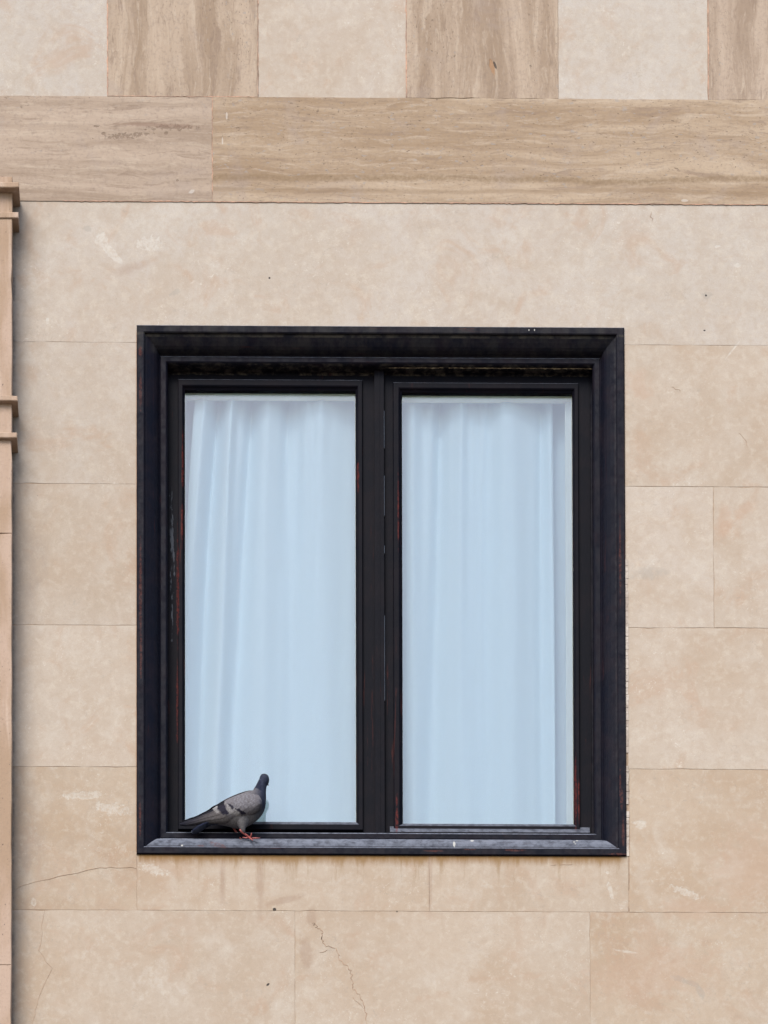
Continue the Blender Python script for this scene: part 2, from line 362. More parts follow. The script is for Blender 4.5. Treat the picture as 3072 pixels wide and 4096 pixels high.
def frame_mat(name, red=.5, dust=.9, dark=1.0, vert=True):
    s = NT(name, .55, .09)
    p = s.P; nx, ny, nz = s.sep(s.g.outputs['True Normal'])[:3]
    X, Y, Z = s.sep(p)[:3]
    n = s.noise(p, 14, 7, .65, .3); f = s.noise(p, 130, 4, .65)
    c = s.mix(s.ss(n, .4, .65), (.0022 * dark, .0026 * dark, .0068 * dark), (.0060 * dark, .0044 * dark, .0080 * dark))
    # worn-through patches that show the old red primer, long along the grain
    ax = s.math('ABSOLUTE', X)
    isside = s.ss(ax, at(2330, 2300).x, at(2345, 2300).x) if vert else 1.0
    nv = s.noise(s.map(p, (1, 1, .06)), 60, 5, .7, .3); nh = s.noise(s.map(p, (.06, 1, 1)), 55, 5, .7, .3)
    big = s.noise(p, 4, 4, .6)
    rv = s.math('MULTIPLY', s.ss(nv, .585, .64), s.ss(big, .50, .60)); rh = s.math('MULTIPLY', s.ss(nh, .60, .66), s.ss(big, .48, .58))
    edge_h = s.ss(s.math('ABSOLUTE', Z), .80, .82)
    r_ = s.math('ADD', s.math('MULTIPLY', rv, s.math('SUBTRACT', 1.0, edge_h)), s.math('MULTIPLY', rh, edge_h), clamp=True)
    r_ = s.math('MULTIPLY', r_, red)
    c = s.mix(s.math('MULTIPLY', r_, .55), c, (.06, .014, .010))
    # pale dust lies on everything that faces upwards
    up = s.math('MULTIPLY', s.ss(nz, .12, .6), dust)
    du = s.math('MULTIPLY', up, s.ss(s.noise(s.map(p, (1, 1, 1)), 40, 6, .7, .3), .3, .62, .35, 1))
    c = s.mix(du, c, (.125, .135, .165))
    c = s.mix(s.ss(f, .52, .75, 0, .25), c, (.014, .0125, .0165))
    return s, c, r_

# ------------------------------------------------------------------ geometry constants
FX0, FX1 = -.815, .815
FH = 1.80967814 / 2
FZ0, FZ1 = -FH + .006, FH + .006
FY = -.008                                   # front of the window surround
zz = lambda py, px=1536: at(px, py, 0).z
xx = lambda px, py=2300, y=0.0: at(px, py, y).x
Zb_top, Zb_bot = zz(392), zz(813)
J = [zz(1374), zz(1941), zz(2506), zz(3072), zz(3645)]
GROUND = -11.6
TOP = Zb_top + 1.3
XL, XR = -4.2, 4.2

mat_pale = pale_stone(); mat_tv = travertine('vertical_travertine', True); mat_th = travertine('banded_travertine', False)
mat_mort = mortar_mat('joint_mortar', (.31, .235, .17), (.235, .17, .12))
mat_mortp = mortar_mat('pink_mortar', (.45, .27, .19), (.25, .17, .13))

# ------------------------------------------------------------------ the ground and the building
mg = NT('pavement_stone', .9, .2); gn = mg.noise(mg.P, 1.5, 8, .6); br = mg.n.new('ShaderNodeTexBrick'); mg.L(mg.P, br.inputs[0]); br.inputs['Scale'].default_value = 1.2
br.inputs['Mortar Size'].default_value = .008; br.inputs['Color1'].default_value = (.14, .115, .09, 1); br.inputs['Color2'].default_value = (.12, .10, .08, 1); br.inputs['Mortar'].default_value = (.12, .1, .08, 1)
mg.color(mg.mix(mg.ss(gn, .4, .7, 0, .4), br.outputs[0], (.22, .185, .15)))
g = MB(); g.add([(-120, -220, GROUND), (120, -220, GROUND), (120, 20, GROUND), (-120, 20, GROUND)], [(0, 1, 2, 3)])
tag(g.build('ground', mg.m), kind='structure')

bld = empty('stone_building', (0, 0, GROUND))
tag(bld, 'pale limestone building front with a brown travertine band above a dark framed window', 'building')

# backing wall with a real opening, its face is what shows in the joints
REC = .0009
bk = MB()
ox0, ox1, oz0, oz1 = FX0 + .02, FX1 - .02, FZ0 + .02, FZ1 - .02
bk.box(XL, ox0, REC, .34, GROUND, TOP); bk.box(ox1, XR, REC, .34, GROUND, TOP)
bk.box(ox0, ox1, REC, .34, oz1, TOP); bk.box(ox0, ox1, REC, .34, GROUND, oz0)
bk.build('wall', mat_mort, bld)

G = .00035                                  # half a joint
def tintf(px_y, warm=None):
    return (warm if warm is not None else random.random(), random.random(), random.random())
cl = MB()
def course(z0, z1, cuts, warm, y0=0.0, vals=None):
    global G
    for i in range(len(cuts) - 1):
        a, b = cuts[i], cuts[i + 1]
        if b - a < .01: continue
        v = vals[i] if vals and i < len(vals) and vals[i] is not None else None
        wv = v[0] if v else min(1, max(0, warm + random.uniform(-.12, .12)))
        gv = v[1] if v else random.uniform(.35, .75)
        cl.slab(a + G, b - G, y0, .03, z0 + G, z1 - G, (wv, gv, random.random()))
px = lambda p, q=2300: xx(p, q)
PL = px(40)                                 # slabs tuck in behind the pilaster
def left_ext(x): return [XL, XL + 1.02, XL + 1.9, x]
rx = lambda p: px(p)
course(J[0], Zb_bot, [-4.2, -3.1, -2.2, PL], .15)
def slab_outline(P, c, y0=0.0, y1=.03):
    Q = []
    for i in range(len(P)):
        a, b = Vector((P[i][0], P[i][1])), Vector((P[(i + 1) % len(P)][0], P[(i + 1) % len(P)][1])); n = max(1, int((b - a).length / .035))
        d = (b - a).normalized(); nn = Vector((d.y, -d.x))
        for k in range(n):
            p = a + (b - a) * k / n + (nn * random.gauss(0, .0004) if k else Vector((0, 0))); Q.append(p)
    n = len(Q); cl.add([(p.x, y0, p.y) for p in Q] + [(p.x, y1, p.y) for p in Q],
                       [tuple(range(n))] + [(i, n + i, n + (i + 1) % n, (i + 1) % n) for i in range(n)], c)
slab_outline([(PL + G, J[0] + G), (FX0 + .003, J[0] + G), (FX0 + .003, FZ1 - .003), (FX1 - .003, FZ1 - .003), (FX1 - .003, J[0] + G), (XR - 1.4, J[0] + G), (XR - 1.4, Zb_bot - G), (PL + G, Zb_bot - G)], (.10, .58, .35))
course(J[0], Zb_bot, [XR - 1.4 + .001, XR], 0, vals=[(.06, .62)])
G = .0005
for i, (z1, z0) in enumerate(zip(J[:-1], J[1:])):
    wl = [(.22, .42), (.45, .36), (.42, .62), (.85, .36)][i]; wr = [(.55, .52), (.30, .70), (.50, .60), (.80, .50)][i]
    course(z0, z1, [XL, -3.3 + .3 * (i % 2), -2.3 + .25 * (i % 2), PL], .4)
    course(z0, z1, [PL, px(548)], 0, vals=[wl])
    if i == 1: course(z0, z1, [px(2502), px(2855), XR - 1, XR], 0, vals=[wr, (.42, .60)])
    else: course(z0, z1, [px(2502 if i < 2 else (2509 if i == 2 else 2513)), XR - 1.5, XR], 0, vals=[wr])
course(J[4], FZ0 + .004, [px(548, 3500), px(1718, 3500), px(2513, 3500)], 0, vals=[(.70, .50), (.72, .52)])
bot = J[4] - .475
course(bot, J[4], [XL, -3.2, -2.2, PL, px(1180, 3900), px(2361, 3900), XR - 1, XR], 0, vals=[None, None, None, (.62, .52), (.66, .50), (.85, .42)])
z = bot; k = 0
while z - .475 > GROUND - .3:
    o_ = .35 * (k % 2)
    course(max(z - .475, GROUND), z, [XL, -3.5 + o_, -2.5 + o_, -1.55 + o_, -.6 + o_, .4 + o_, 1.3 + o_, 2.3 + o_, 3.2 + o_, XR], .7); z -= .475; k += 1
# pale squares of the chequer above the band
tp = MB()
T1 = Zb_top + .56
chk = [(-500, -170, 1), (-170, 430, 0), (430, 1031, 1), (1031, 1625, 0), (1625, 2233, 1), (2233, 2831, 0), (2831, 3440, 1), (3440, 4040, 0), (4040, 4650, 1)]
cvals = {430: (.42, .42), 1625: (.35, .52), 2831: (.15, .55), -170: (.0, .55), 1031: (.22, .58), 2233: (.0, .66)}
for (a, b, kind) in chk:
    for zr in (0, 1):
        v = cvals.get(a, (.2, .5)) if zr == 0 else (.3, .5)
        kd = kind if zr == 0 else 1 - kind
        z0, z1 = Zb_top + zr * .56, Zb_top + (zr + 1) * .56
        if kd: tp.slab(px(a, 200) + G, px(b, 200) - G, -.001, .03, z0 + G, z1 - G, (*v, random.random()))
        else: cl.slab(px(a, 200) + G, px(b, 200) - G, .0006, .03, z0 + G, z1 - G, (*v, random.random()))
cl.box(XL, px(-500, 200) - G, 0, .03, Zb_top + G, TOP, (.3, .5, .2)); cl.box(px(4650, 200) + G, XR, 0, .03, Zb_top + G, TOP, (.3, .5, .2))
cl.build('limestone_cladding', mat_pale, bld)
tp.build('travertine_panels', mat_tv, bld)
bd = MB()
for i, (a, b, v) in enumerate([(XL, -3.0, (.3, .5)), (-3.0, px(849, 600), (.1, .42)), (px(849, 600), XR - 1, (.9, .50)), (XR - 1, XR, (.5, .5))]):
    bd.slab(a + G, b - G, -.0022, .03, Zb_bot + G, Zb_top - G, (*v, random.random()))
bd.build('travertine_band', mat_th, bld)
# pinkish pointing that was smeared along the edges of the panels and the band
pt = MB()
def ribbon(pts, w_, y=-.0016, thick=.0022):
    P = [Vector(p) for p in pts]; n = len(P); vs = []
    for i, p in enumerate(P):
        d = (P[min(i + 1, n - 1)] - P[max(i - 1, 0)]).normalized(); nn = Vector((-d.z, 0, d.x)); ww = w_ * random.uniform(.35, 1.25) / 2
        if i in (0, n - 1): ww *= .2
        for sgn in (-1, 1): vs.append((p.x + nn.x * ww * sgn, y, p.z + nn.z * ww * sgn))
        for sgn in (-1, 1): vs.append((p.x + nn.x * ww * sgn, y + thick, p.z + nn.z * ww * sgn))
    fs = []
    for i in range(n - 1):
        a = 4 * i; b = a + 4
        fs += [(a, a + 1, b + 1, b), (a + 2, a, b, b + 2), (a + 1, a + 3, b + 3, b + 1)]
    return vs, fs
def seam(x0, z0, x1, z1, w_, n, y=-.0016, jit=.0006):
    vs, fs = ribbon([(x0 + (x1 - x0) * i / n + random.gauss(0, jit), 0, z0 + (z1 - z0) * i / n + random.gauss(0, jit)) for i in range(n + 1)], w_, y)
    pt.add(vs, fs)
for a in (430, 1625, 2833): seam(px(a, 200), Zb_top, px(a, 200), T1, .0035, 50)
seam(px(1032, 200), Zb_top, px(1032, 200), T1, .002, 50)
seam(px(849, 600), Zb_bot, px(849, 600), Zb_top, .0026, 40, -.0029)
seam(px(430, 390), Zb_top, px(1034, 390), Zb_top, .0020, 60, -.0029)
seam(px(250, 812), Zb_bot + .001, px(3100, 812), Zb_bot + .001, .0024, 260, -.0029)
pt.build('pink_pointing', mat_mortp, bld)

# cracks: fine broken lines in the limestone
m_ck = mortar_mat('crack_dirt', (.34, .24, .17), (.25, .17, .12))
def crack(pix, wd=.0022, jag=4, sub=5):
    P = []
    for (a, b) in zip(pix[:-1], pix[1:]):
        for i in range(sub):
            t = i / sub; P.append((a[0] + (b[0] - a[0]) * t + random.gauss(0, jag), a[1] + (b[1] - a[1]) * t + random.gauss(0, jag)))
    P.append(pix[-1])
    vs, fs = ribbon([at(a, b) for (a, b) in P], wd, -.0009, .0015); ck = MB(); ck.add(vs, fs); ck.build('crack', m_ck, bld)
crack([(1250, 3690), (1262, 3705), (1290, 3725), (1285, 3755), (1305, 3780), (1342, 3795)], .0022, 4)
crack([(1342, 3795), (1362, 3835), (1398, 3885), (1412, 3930)], .0026, 4)
crack([(1412, 3930), (1408, 3950), (1440, 3985), (1460, 4030), (1468, 4100)], .0026, 3)
crack([(1408, 3985), (1430, 4010), (1455, 4035)], .0013, 2); crack([(1280, 3812), (1310, 3800)], .0014, 2)
crack([(60, 3555), (200, 3515), (390, 3475), (440, 3470), (545, 3474)], .0014, 3)
crack([(180, 3640), (158, 3800), (208, 3872), (150, 4000), (130, 4100)], .0012, 3)
crack([(2690, 1545), (2720, 1570)], .0012, 3); crack([(2960, 1730), (2990, 1790)], .0012, 3)
crack([(2205, 3462), (2225, 3459)], .002, 1, 2); crack([(2240, 3460), (2262, 3458)], .002, 1, 2); crack([(2265, 3459), (2290, 3457)], .002, 1, 2)
crack([(2600, 850), (2608, 890)], .0012, 3)
# pale mortar packed beside the frame, lower right
pm = MB(); m_pm = mortar_mat('white_mortar', (.42, .37, .32), (.30, .25, .21))
x0 = px(2509, 3000)
n = 46
for i in range(n):
    za = J[1] - .25 + (FZ0 - (J[1] - .25)) * i / n; zb_ = J[1] - .25 + (FZ0 - (J[1] - .25)) * (i + 1) / n
    if i in (30, 31, 38):
        if pm.v: pm.build('pale_mortar', m_pm, bld); pm = MB()
        continue
    wa = .0045 + random.uniform(-.0015, .0015)
    pm.box(x0 - .006, x0 + wa, -.0012 + random.uniform(-.0006, 0), .02, zb_ + random.uniform(0, .002), za)
pm.build('pale_mortar', m_pm, bld)

# ------------------------------------------------------------------ pilaster on the left
mat_pil = pilaster_mat()
ps = MB()
sx0 = px(-330); sw = lambda p, y: at(p, 2300, y).x
yS = -.085; xS = sw(47, yS)
zj = [at(20, 2133, yS).z, at(20, 3860, yS).z]
sh = MB(); segs = [GROUND, zj[1] - 3.6, zj[1] - 1.8, zj[1], zj[0], at(20, 735, -.04).z]
for a, b in zip(segs[:-1], segs[1:]):
    sh.slab(sx0, xS + random.uniform(-.0005, .0005), yS, -.0005, a + .0008, b - .0008, (0, 0, 0), .0006, .05, .0022)
pil = sh.build('pilaster', mat_pil, bld)
for i, (ft, fb, bt, xr) in enumerate([(727, 748, 826, 76), (848, 871, 930, 74), (1582, 1602, 1668, 70), (1729, 1750, 1812, 68)]):
    m = MB()
    # depth of the ledge from how far its underside reaches down the wall
    zf = at(20, fb, -.13).z
    yF = -.13
    for it in range(20):
        zf = at(20, fb, yF).z; zw = at(20, bt, 0).z
        yF -= (zf - zw) * 1.2
        yF = max(-.2, min(-.06, yF))
    xe = at(xr, fb, yF).x; zt = at(20, ft, yF).z
    m.slab(sx0 - .04, xe, yF, -.0005, zf, zt, (0, 0, 0), .0005, .03, .0025)
    m.build('ledge', mat_pil, pil)

# ------------------------------------------------------------------ the window
s, c, r_ = frame_mat('worn_black_paint')
X_, Y_, Z_ = s.sep(s.P)[:3]
# particular marks on the surround
red = s.maxm([s.blob(562, 1405, 8, 24, 0, .3, .3, 30, FY), s.blob(562, 1560, 5, 70, 0, .5, .3, 30, FY), s.blob(562, 2360, 5, 190, 0, .6, .4, 30, FY), s.blob(564, 2620, 5, 90, 0, .5, .3), s.blob(560, 3270, 5, 60, 0, .5, .3),
              s.blob(872, 3378, 34, 12, -22, .4, .3), s.blob(803, 3382, 14, 6, 0, .6, .3), s.blob(2480, 3140, 4, 60, 0, .5, .3), s.blob(2486, 3200, 6, 40, 0, .5, .3), s.blob(2492, 3330, 5, 60, 0, .5, .3),
              s.blob(1740, 3408, 40, 4, 0, .5, .3), s.blob(1880, 3402, 26, 3, 0, .5, .3), s.blob(2060, 3405, 40, 4, 0, .5, .3), s.blob(2480, 2250, 4, 160, 0, .6, .4), s.blob(1858, 1320, 40, 3, 0, .5, .3), s.blob(2470, 3421, 60, 4, 0, .4, .3)])
red = s.math('MULTIPLY', red, s.ss(s.noise(s.P, 110, 5, .7), .35, .62))
c = s.mix(s.math('MULTIPLY', red, .6), c, (.08, .025, .018))
dr = s.maxm([s.blob(1817, 3372, 5, 16, 0, .3, .2, 60), s.blob(1889, 3350, 7, 7, 0, .3, .2, 60), s.blob(2310, 3348, 5, 5, 0, .2, .2, 60), s.blob(2298, 3358, 4, 3, 0, .2, .2, 60), s.blob(2302, 3369, 3, 2, 0, .2, .2, 60),
             s.blob(2116, 1320, 2, 4, 0, .2, .2, 30, FY), s.blob(2138, 1320, 2, 4, 0, .2, .2, 30, FY), s.blob(728, 3380, 4, 4, 0, .3, .2)])
c = s.mix(s.math('MULTIPLY', dr, .8), c, (.35, .34, .31))
# chalky drip line along the arris of the head bead
ch = s.math('MULTIPLY', s.ss(s.math('ABSOLUTE', s.math('SUBTRACT', Z_, FZ1 - .108)), .011, .004), s.ss(s.noise(s.P, 34, 6, .7, .3), .44, .66))
ch = s.math('MULTIPLY', ch, s.ss(s.math('ABSOLUTE', X_), .71, .70))
c = s.mix(s.math('MULTIPLY', ch, .5), c, (.12, .105, .085))
ch2 = s.math('MULTIPLY', s.ss(s.math('ABSOLUTE', s.math('SUBTRACT', Z_, FZ1 - .031)), .006, .002), s.ss(s.noise(s.P, 20, 6, .7, .3), .4, .6))
c = s.mix(s.math('MULTIPLY', ch2, .45), c, (.085, .075, .055))
# streaky dirt on the cove of the head
ck2 = s.math('MULTIPLY', s.ss(Z_, FZ1 - .09, FZ1 - .075), s.ss(s.noise(s.map(s.P, (1, 1, .05)), 30, 6, .7), .35, .7))
c = s.mix(s.math('MULTIPLY', ck2, .4), c, (.03, .028, .025))
s.color(c); s.put(s.b.inputs['Roughness'], s.ss(s.noise(s.P, 50, 5, .6), .3, .7, .42, .72)); s.bump(s.math('ADD', s.noise(s.P, 160, 4, .6), s.math('MULTIPLY', red, -.5)), .3, .0012)
mat_frame = s.m
s2, c2, _ = frame_mat('sash_black_paint', .8, .7, .6, False)
edge = s2.maxm([s2.blob(730, 1800, 4, 120, 0, .6, .4), s2.blob(710, 2300, 5, 200, 0, .6, .4), s2.blob(728, 2050, 4, 90, 0, .6, .3), s2.blob(708, 2750, 4, 150, 0, .6, .4), s2.blob(2308, 3120, 5, 140, 0, .5, .4), s2.blob(2322, 3150, 4, 80, 0, .5, .4),
                s2.blob(1434, 1850, 4, 60, 0, .7, .4), s2.blob(1590, 3250, 5, 90, 0, .8, .4), s2.blob(1596, 2000, 3, 120, 0, .7, .4)])
edge = s2.math('MULTIPLY', edge, s2.ss(s2.noise(s2.P, 110, 5, .7), .35, .62)); c2 = s2.mix(s2.math('MULTIPLY', edge, .7), c2, (.10, .016, .012))
pale_streaks = s2.maxm([s2.blob(686, 2080, 7, 130, 2, .9, .2), s2.blob(690, 2240, 8, 100, -2, .9, .2), s2.blob(686, 2420, 4, 70, 0, .9, .2), s2.blob(684, 1910, 3, 40, 0, .6, .2)])  # pale broken upright streaks on the left reveal
c2 = s2.mix(s2.math('MULTIPLY', pale_streaks, s2.ss(s2.noise(s2.map(s2.P, (1, 1, .12)), 90, 5, .7), .47, .56, 0, .5)), c2, (.11, .12, .14))
s2.color(c2); s2.put(s2.b.inputs['Roughness'], .5); s2.bump(s2.noise(s2.map(s2.P, (1, 1, .3)), 140, 4, .6), .25, .001)
mat_sash = s2.m; s2.b.inputs['Specular IOR Level'].default_value = .06

U = 1 / 1200
prof = [(-.0005, .012), (0, FY + .0035), (.003, FY), (27 * U, FY), (31 * U, FY + .002), (33 * U, FY + .009), (36 * U, FY + .0100), (41 * U, FY + .0115), (56 * U, FY + .0185), (70 * U, FY + .0265),
        (79 * U, FY + .034), (86 * U, FY + .044), (90 * U, FY + .053), (94 * U, FY + .056), (97 * U, FY + .0545), (115 * U, FY + .0545), (119 * U, FY + .057), (123 * U, FY + .063),
        (123 * U, FY + .1125), (.135, FY + .1125), (.135, FY + .16), (.02, FY + .16)]
wb = MB(); wb.ring(FX0, FX1, FZ0, FZ1, prof, False, 1)
win = wb.build('window', mat_frame, bld, recalc=True); tag(win, 'dark weathered moulded window surround')
for p_ in win.data.polygons: p_.use_smooth = False
OX0, OX1, OZ0, OZ1 = FX0 + 123 * U, FX1 - 123 * U, FZ0 + 123 * U, FZ1 - 123 * U

YS = FY + .096          # face of the raised glazing beads
YG = FY + .122          # glass
sp = [((712, 1451), (1519, 3321), (740, 1423), (1561, 3286), (668, 1499)), ((1573, 2316), (1528, 3323), (1609, 2291), (1566, 3291), (1540, 2362))]
mat_cream = NT('cream_inner_paint', .55, .3); mat_cream.color(mat_cream.mix(mat_cream.ss(mat_cream.noise(mat_cream.P, 20, 4), .4, .7, 0, .4), (.82, .78, .60), (.7, .66, .5))); mat_cream = mat_cream.m
gl = NT('window_glass'); gl.n.remove(gl.b)
fr = gl.n.new('ShaderNodeFresnel'); fr.inputs[0].default_value = 1.5; tr_ = gl.n.new('ShaderNodeBsdfTransparent'); tr_.inputs[0].default_value = (.95, .97, .98, 1)
gs = gl.n.new('ShaderNodeBsdfGlossy'); gs.inputs['Roughness'].default_value = .01; mx = gl.n.new('ShaderNodeMixShader')
gl.L(gl.math('MULTIPLY', fr.outputs[0], 2.6, clamp=True), mx.inputs[0]); gl.L(tr_.outputs[0], mx.inputs[1]); gl.L(gs.outputs[0], mx.inputs[2]); gl.L(mx.outputs[0], gl.n['Material Output'].inputs[0])
wav = gl.noise(gl.P, 1.6, 2, .4); bmp = gl.n.new('ShaderNodeBump'); bmp.inputs['Strength'].default_value = .15; bmp.inputs['Distance'].default_value = .004; gl.L(wav, bmp.inputs['Height']); gl.L(bmp.outputs[0], gs.inputs['Normal'])
glass_rects = []
for i, (rxp, ryp, gxp, gyp, oxp) in enumerate(sp):
    m = MB()
    a, b = at(rxp[0], 2300, YS).x, at(rxp[1], 2300, YS).x; t, d = at(1536, ryp[0], YS).z, at(1536, ryp[1], YS).z
    ga, gb = at(gxp[0], 2300, YG - .006).x, at(gxp[1], 2300, YG - .006).x; gt, gd = at(1536, gyp[0], YS + .004).z, at(1536, gyp[1], YS + .004).z
    oa, ob = at(oxp[0], 2300, YS + .014).x, at(oxp[1], 2300, YS + .014).x
    ot, od = OZ1 - .012, OZ0 + .012
    # outer stile and rails of the sash (set back), as four butted bars
    yb0, yb1 = YS + .012, YS + .05
    ia, ib, it_, id_ = a + .004, b - .004, t - .004, d + .004
    m.box(oa, ia, yb0, yb1, od, ot); m.box(ib, ob, yb0, yb1, od, ot); m.box(ia, ib, yb0, yb1, it_, ot); m.box(ia, ib, yb0, yb1, od, id_)
    # raised inner moulding
    dx = (ga - a); pr = lambda q: q
    cs = []
    prof2 = [(0, yb0 + .004), (0, YS + .003), (.003, YS), (.6, YS), (.72, YS + .002), (.80, YS + .006), (1.0, YS + .010), (1.0, YS + .03)]
    vs = []
    for (f_, y_) in prof2:
        q = f_ if f_ not in (.003,) else .08
        vs += [(a + (ga - a) * q, y_, d + (gd - d) * q), (b + (gb - b) * q, y_, d + (gd - d) * q), (b + (gb - b) * q, y_, t + (gt - t) * q), (a + (ga - a) * q, y_, t + (gt - t) * q)]
    fs = []
    for r0 in range(len(prof2) - 1):
        for k_ in range(4): fs.append((r0 * 4 + k_, r0 * 4 + (k_ + 1) % 4, r0 * 4 + 4 + (k_ + 1) % 4, r0 * 4 + 4 + k_))
    m.add(vs, fs)
    if i == 1:   # drip rail along the foot of the right sash
        xa, xb = at(1560, 3330, FY + .08).x, at(2360, 3330, FY + .08).x; y0 = FY + .078; zt = at(1536, 3327, y0).z; zb2 = at(1536, 3338, y0).z
        prf = [(y0 + .002, zb2), (y0, zb2 + .003), (y0, zt), (y0 + .002, zt + .003), (yb0 + .001, zt + .003 + (yb0 - y0) * 1.0), (yb0 + .001, zb2)]
        n_ = len(prf); vs = [(xa, *q) for q in prf] + [(xb, *q) for q in prf]
        m.add(vs, [tuple(range(n_))[::-1], tuple(range(n_, 2 * n_))] + [(q, (q + 1) % n_, n_ + (q + 1) % n_, n_ + q) for q in range(n_)])
    sash = m.build('sash', mat_sash, win, recalc=True)
    pane = MB(); pane.box(ga - .004, gb + .004, YG, YG + .004, gd - .004, gt + .004)
    pane.build('glass_pane', gl.m, win)
    # cream inner face and lining seen through the glass
    li = MB(); y1 = YG + .006
    li.ring(ga - .002, gb + .002, gd - .002, gt + .002, [(-.03, y1), (.001, y1), (.0035, y1 + .003), (.0035, y1 + .016), (.001, y1 + .018), (.001, y1 + .046), (-.03, y1 + .046)], True)
    li.build('inner_lining', mat_cream, win, recalc=True)
    glass_rects.append((ga, gb, gd, gt))
mu = MB(); xm0, xm1 = at(1499, 2300, YS - .004).x, at(1536.5, 2300, YS - .004).x; xg = at(1540, 2300, YS).x
mu.box(xm0, xm1, YS - .006, YS + .05, OZ0 - .008, OZ1 + .008); mu.box(xm1 - .014, xg + .001, YS + .012, YS + .048, OZ0 - .008, OZ1 + .008)
mu.box(xm0 + .013, xm0 + .0175, YS - .0078, YS - .004, OZ0 - .008, OZ1 + .008)
mu.build('mullion', mat_sash, win)
mws = NT('gap_light_strip', .6); mws.color((.15, .165, .2))  # pale strips stand in for light showing through the gap beside the mullion
xw = at(1537.5, 2300, YS).x
for (p0, p1) in [(1640, 1790), (1900, 2060), (2180, 2210), (2460, 2800)]:
    wst = MB(); wst.box(xw - .0002, xw + .0013, YS + .004, YS + .0115, at(1536, p1, YS).z, at(1536, p0, YS).z); wst.build('gap_light_strip', mws.m, win)
# remains of old sealant along the head reveal, right half
msl = NT('old_sealant', .8); msl.color(msl.mix(msl.ss(msl.noise(msl.P, 90, 4), .4, .6), (.28, .23, .15), (.09, .07, .05))); ysl = FY + .075
for (p0, p1, py_) in [(1555, 1760, 1489), (1795, 1850, 1491), (1862, 1990, 1491), (2004, 2362, 1491)]:
    q = p0; sl_ = MB()
    while q < p1:
        L_ = random.uniform(5, 20)
        if 1:
            c_ = at(q, py_ + random.uniform(-2, 1), ysl); c_.z = OZ1 - .0005; yy = ysl + random.uniform(-.001, .001)
            hh = random.uniform(.0009, .0028)
            sl_.slab(c_.x, c_.x + L_ * U, yy - .002, yy + .002, c_.z - hh, c_.z, (0, 0, 0), .0003, .004, .0004)
        q += L_ * .97
    sl_.build('sealant', msl.m, win)

# room behind
rm = MB(); rm.ring(-1.5, 1.5, -1.3, 1.45, [(0, .341), (0, 3.5)]); rm.add([(-1.5, 3.5, -1.3), (1.5, 3.5, -1.3), (1.5, 3.5, 1.45), (-1.5, 3.5, 1.45)], [(0, 1, 2, 3)])
rm.ring(-1.5, 1.5, -1.3, 1.45, [(0, .341), (.6, .341), (.6, .3405)])
mr = NT('room_plaster', .9, .1); mr.color(mr.mix(mr.noise(mr.P, 3), (.45, .43, .4), (.5, .48, .45))); rm.build('room', mr.m, bld)
# white inner jamb boards
jb = MB(); g0, g1 = glass_rects
ja = at(2262, 2300, .155).x
jb.box(ja, g1[1] + .02, .1552, .163, g1[2] - .03, g1[3] + .03)
mjb = NT('white_jamb_paint', .5, .3); mjb.color(mjb.mix(mjb.noise(mjb.P, 12), (.55, .63, .62), (.62, .68, .66))); jb.build('inner_jamb', mjb.m, win)

# ------------------------------------------------------------------ curtains
mc = NT('white_voile', .9, .1)
wv = mc.noise(mc.map(mc.P, (1, 1, .05)), 260, 3, .6); wh2 = mc.noise(mc.map(mc.P, (.05, 1, 1)), 260, 3, .6)
mc.color(mc.mix(mc.ss(mc.math('ADD', wv, wh2), .7, 1.3, 0, .35), (.67, .83, .895), (.61, .78, .865)))
tl_ = mc.n.new('ShaderNodeBsdfTranslucent'); tl_.inputs[0].default_value = (.75, .8, .84, 1); ms = mc.n.new('ShaderNodeMixShader'); ms.inputs[0].default_value = .12
mc.L(mc.b.outputs[0], ms.inputs[1]); mc.L(tl_.outputs[0], ms.inputs[2]); mc.L(ms.outputs[0], mc.n['Material Output'].inputs[0])
def curtain(name, label, xt0, xt1, xb0, xb1, z0, z1, y, folds, nu=300, nv=70, seed=0):
    """folds = (place 0-1, half width, depth in metres, drift from top to foot, widening)"""
    vs = []; fs = []
    for j in range(nv + 1):
        v = j / nv; zc = z1 + (z0 - z1) * v; e = v ** .7
        a = xt0 + (xb0 - xt0) * e; b = xt1 + (xb1 - xt1) * e
        for i in range(nu + 1):
            u = i / nu; yy = 0
            for n_, (ph, wid, amp, drift, grow) in enumerate(folds):
                d = (u - ph - drift * (v - .5) - .006 * math.sin(v * 5 + n_ * 2.1 + seed)) / (wid * (1 + grow * v))
                # steep on one flank and gentle on the other, as hanging cloth falls
                d = d * (1.45 if d * amp > 0 else .75)
                yy += 1.4 * amp * math.exp(-d * d) * (1 - .35 * v)
            gather = math.exp(-v * 5)
            yy += (.0007 + .004 * gather) * math.sin(u * 62 + 2.5 * math.sin(u * 9 + seed) + 1.5 * v)
            vs.append((a + (b - a) * u, y - yy, zc))
    for j in range(nv):
        for i in range(nu):
            k_ = j * (nu + 1) + i; fs.append((k_, k_ + 1, k_ + nu + 2, k_ + nu + 1))
    o = mesh(name, vs, fs, mc.m, None, True)
    if label: tag(o, label, 'curtain', 'curtains behind the window')
    return o
zt_c, zb_c = g0[3] + .06, g0[2] - .12
YC = .20
cx = lambda p: at(p, 2300, YC).x
curtain('curtain', 'white curtain behind the pane with the pigeon, soft folds fanning from its top', cx(790), cx(1500), cx(690), cx(1500), zb_c, zt_c, YC,
        [(.03, .05, .035, -.03, .3), (.12, .03, -.03, -.02, .8), (.20, .035, .032, -.02, 1.0), (.30, .04, -.036, -.03, .9), (.41, .06, .026, .0, .8), (.56, .045, -.022, .07, 1.2), (.72, .09, .026, .03, .5), (.96, .07, -.018, 0, 0)], seed=1)
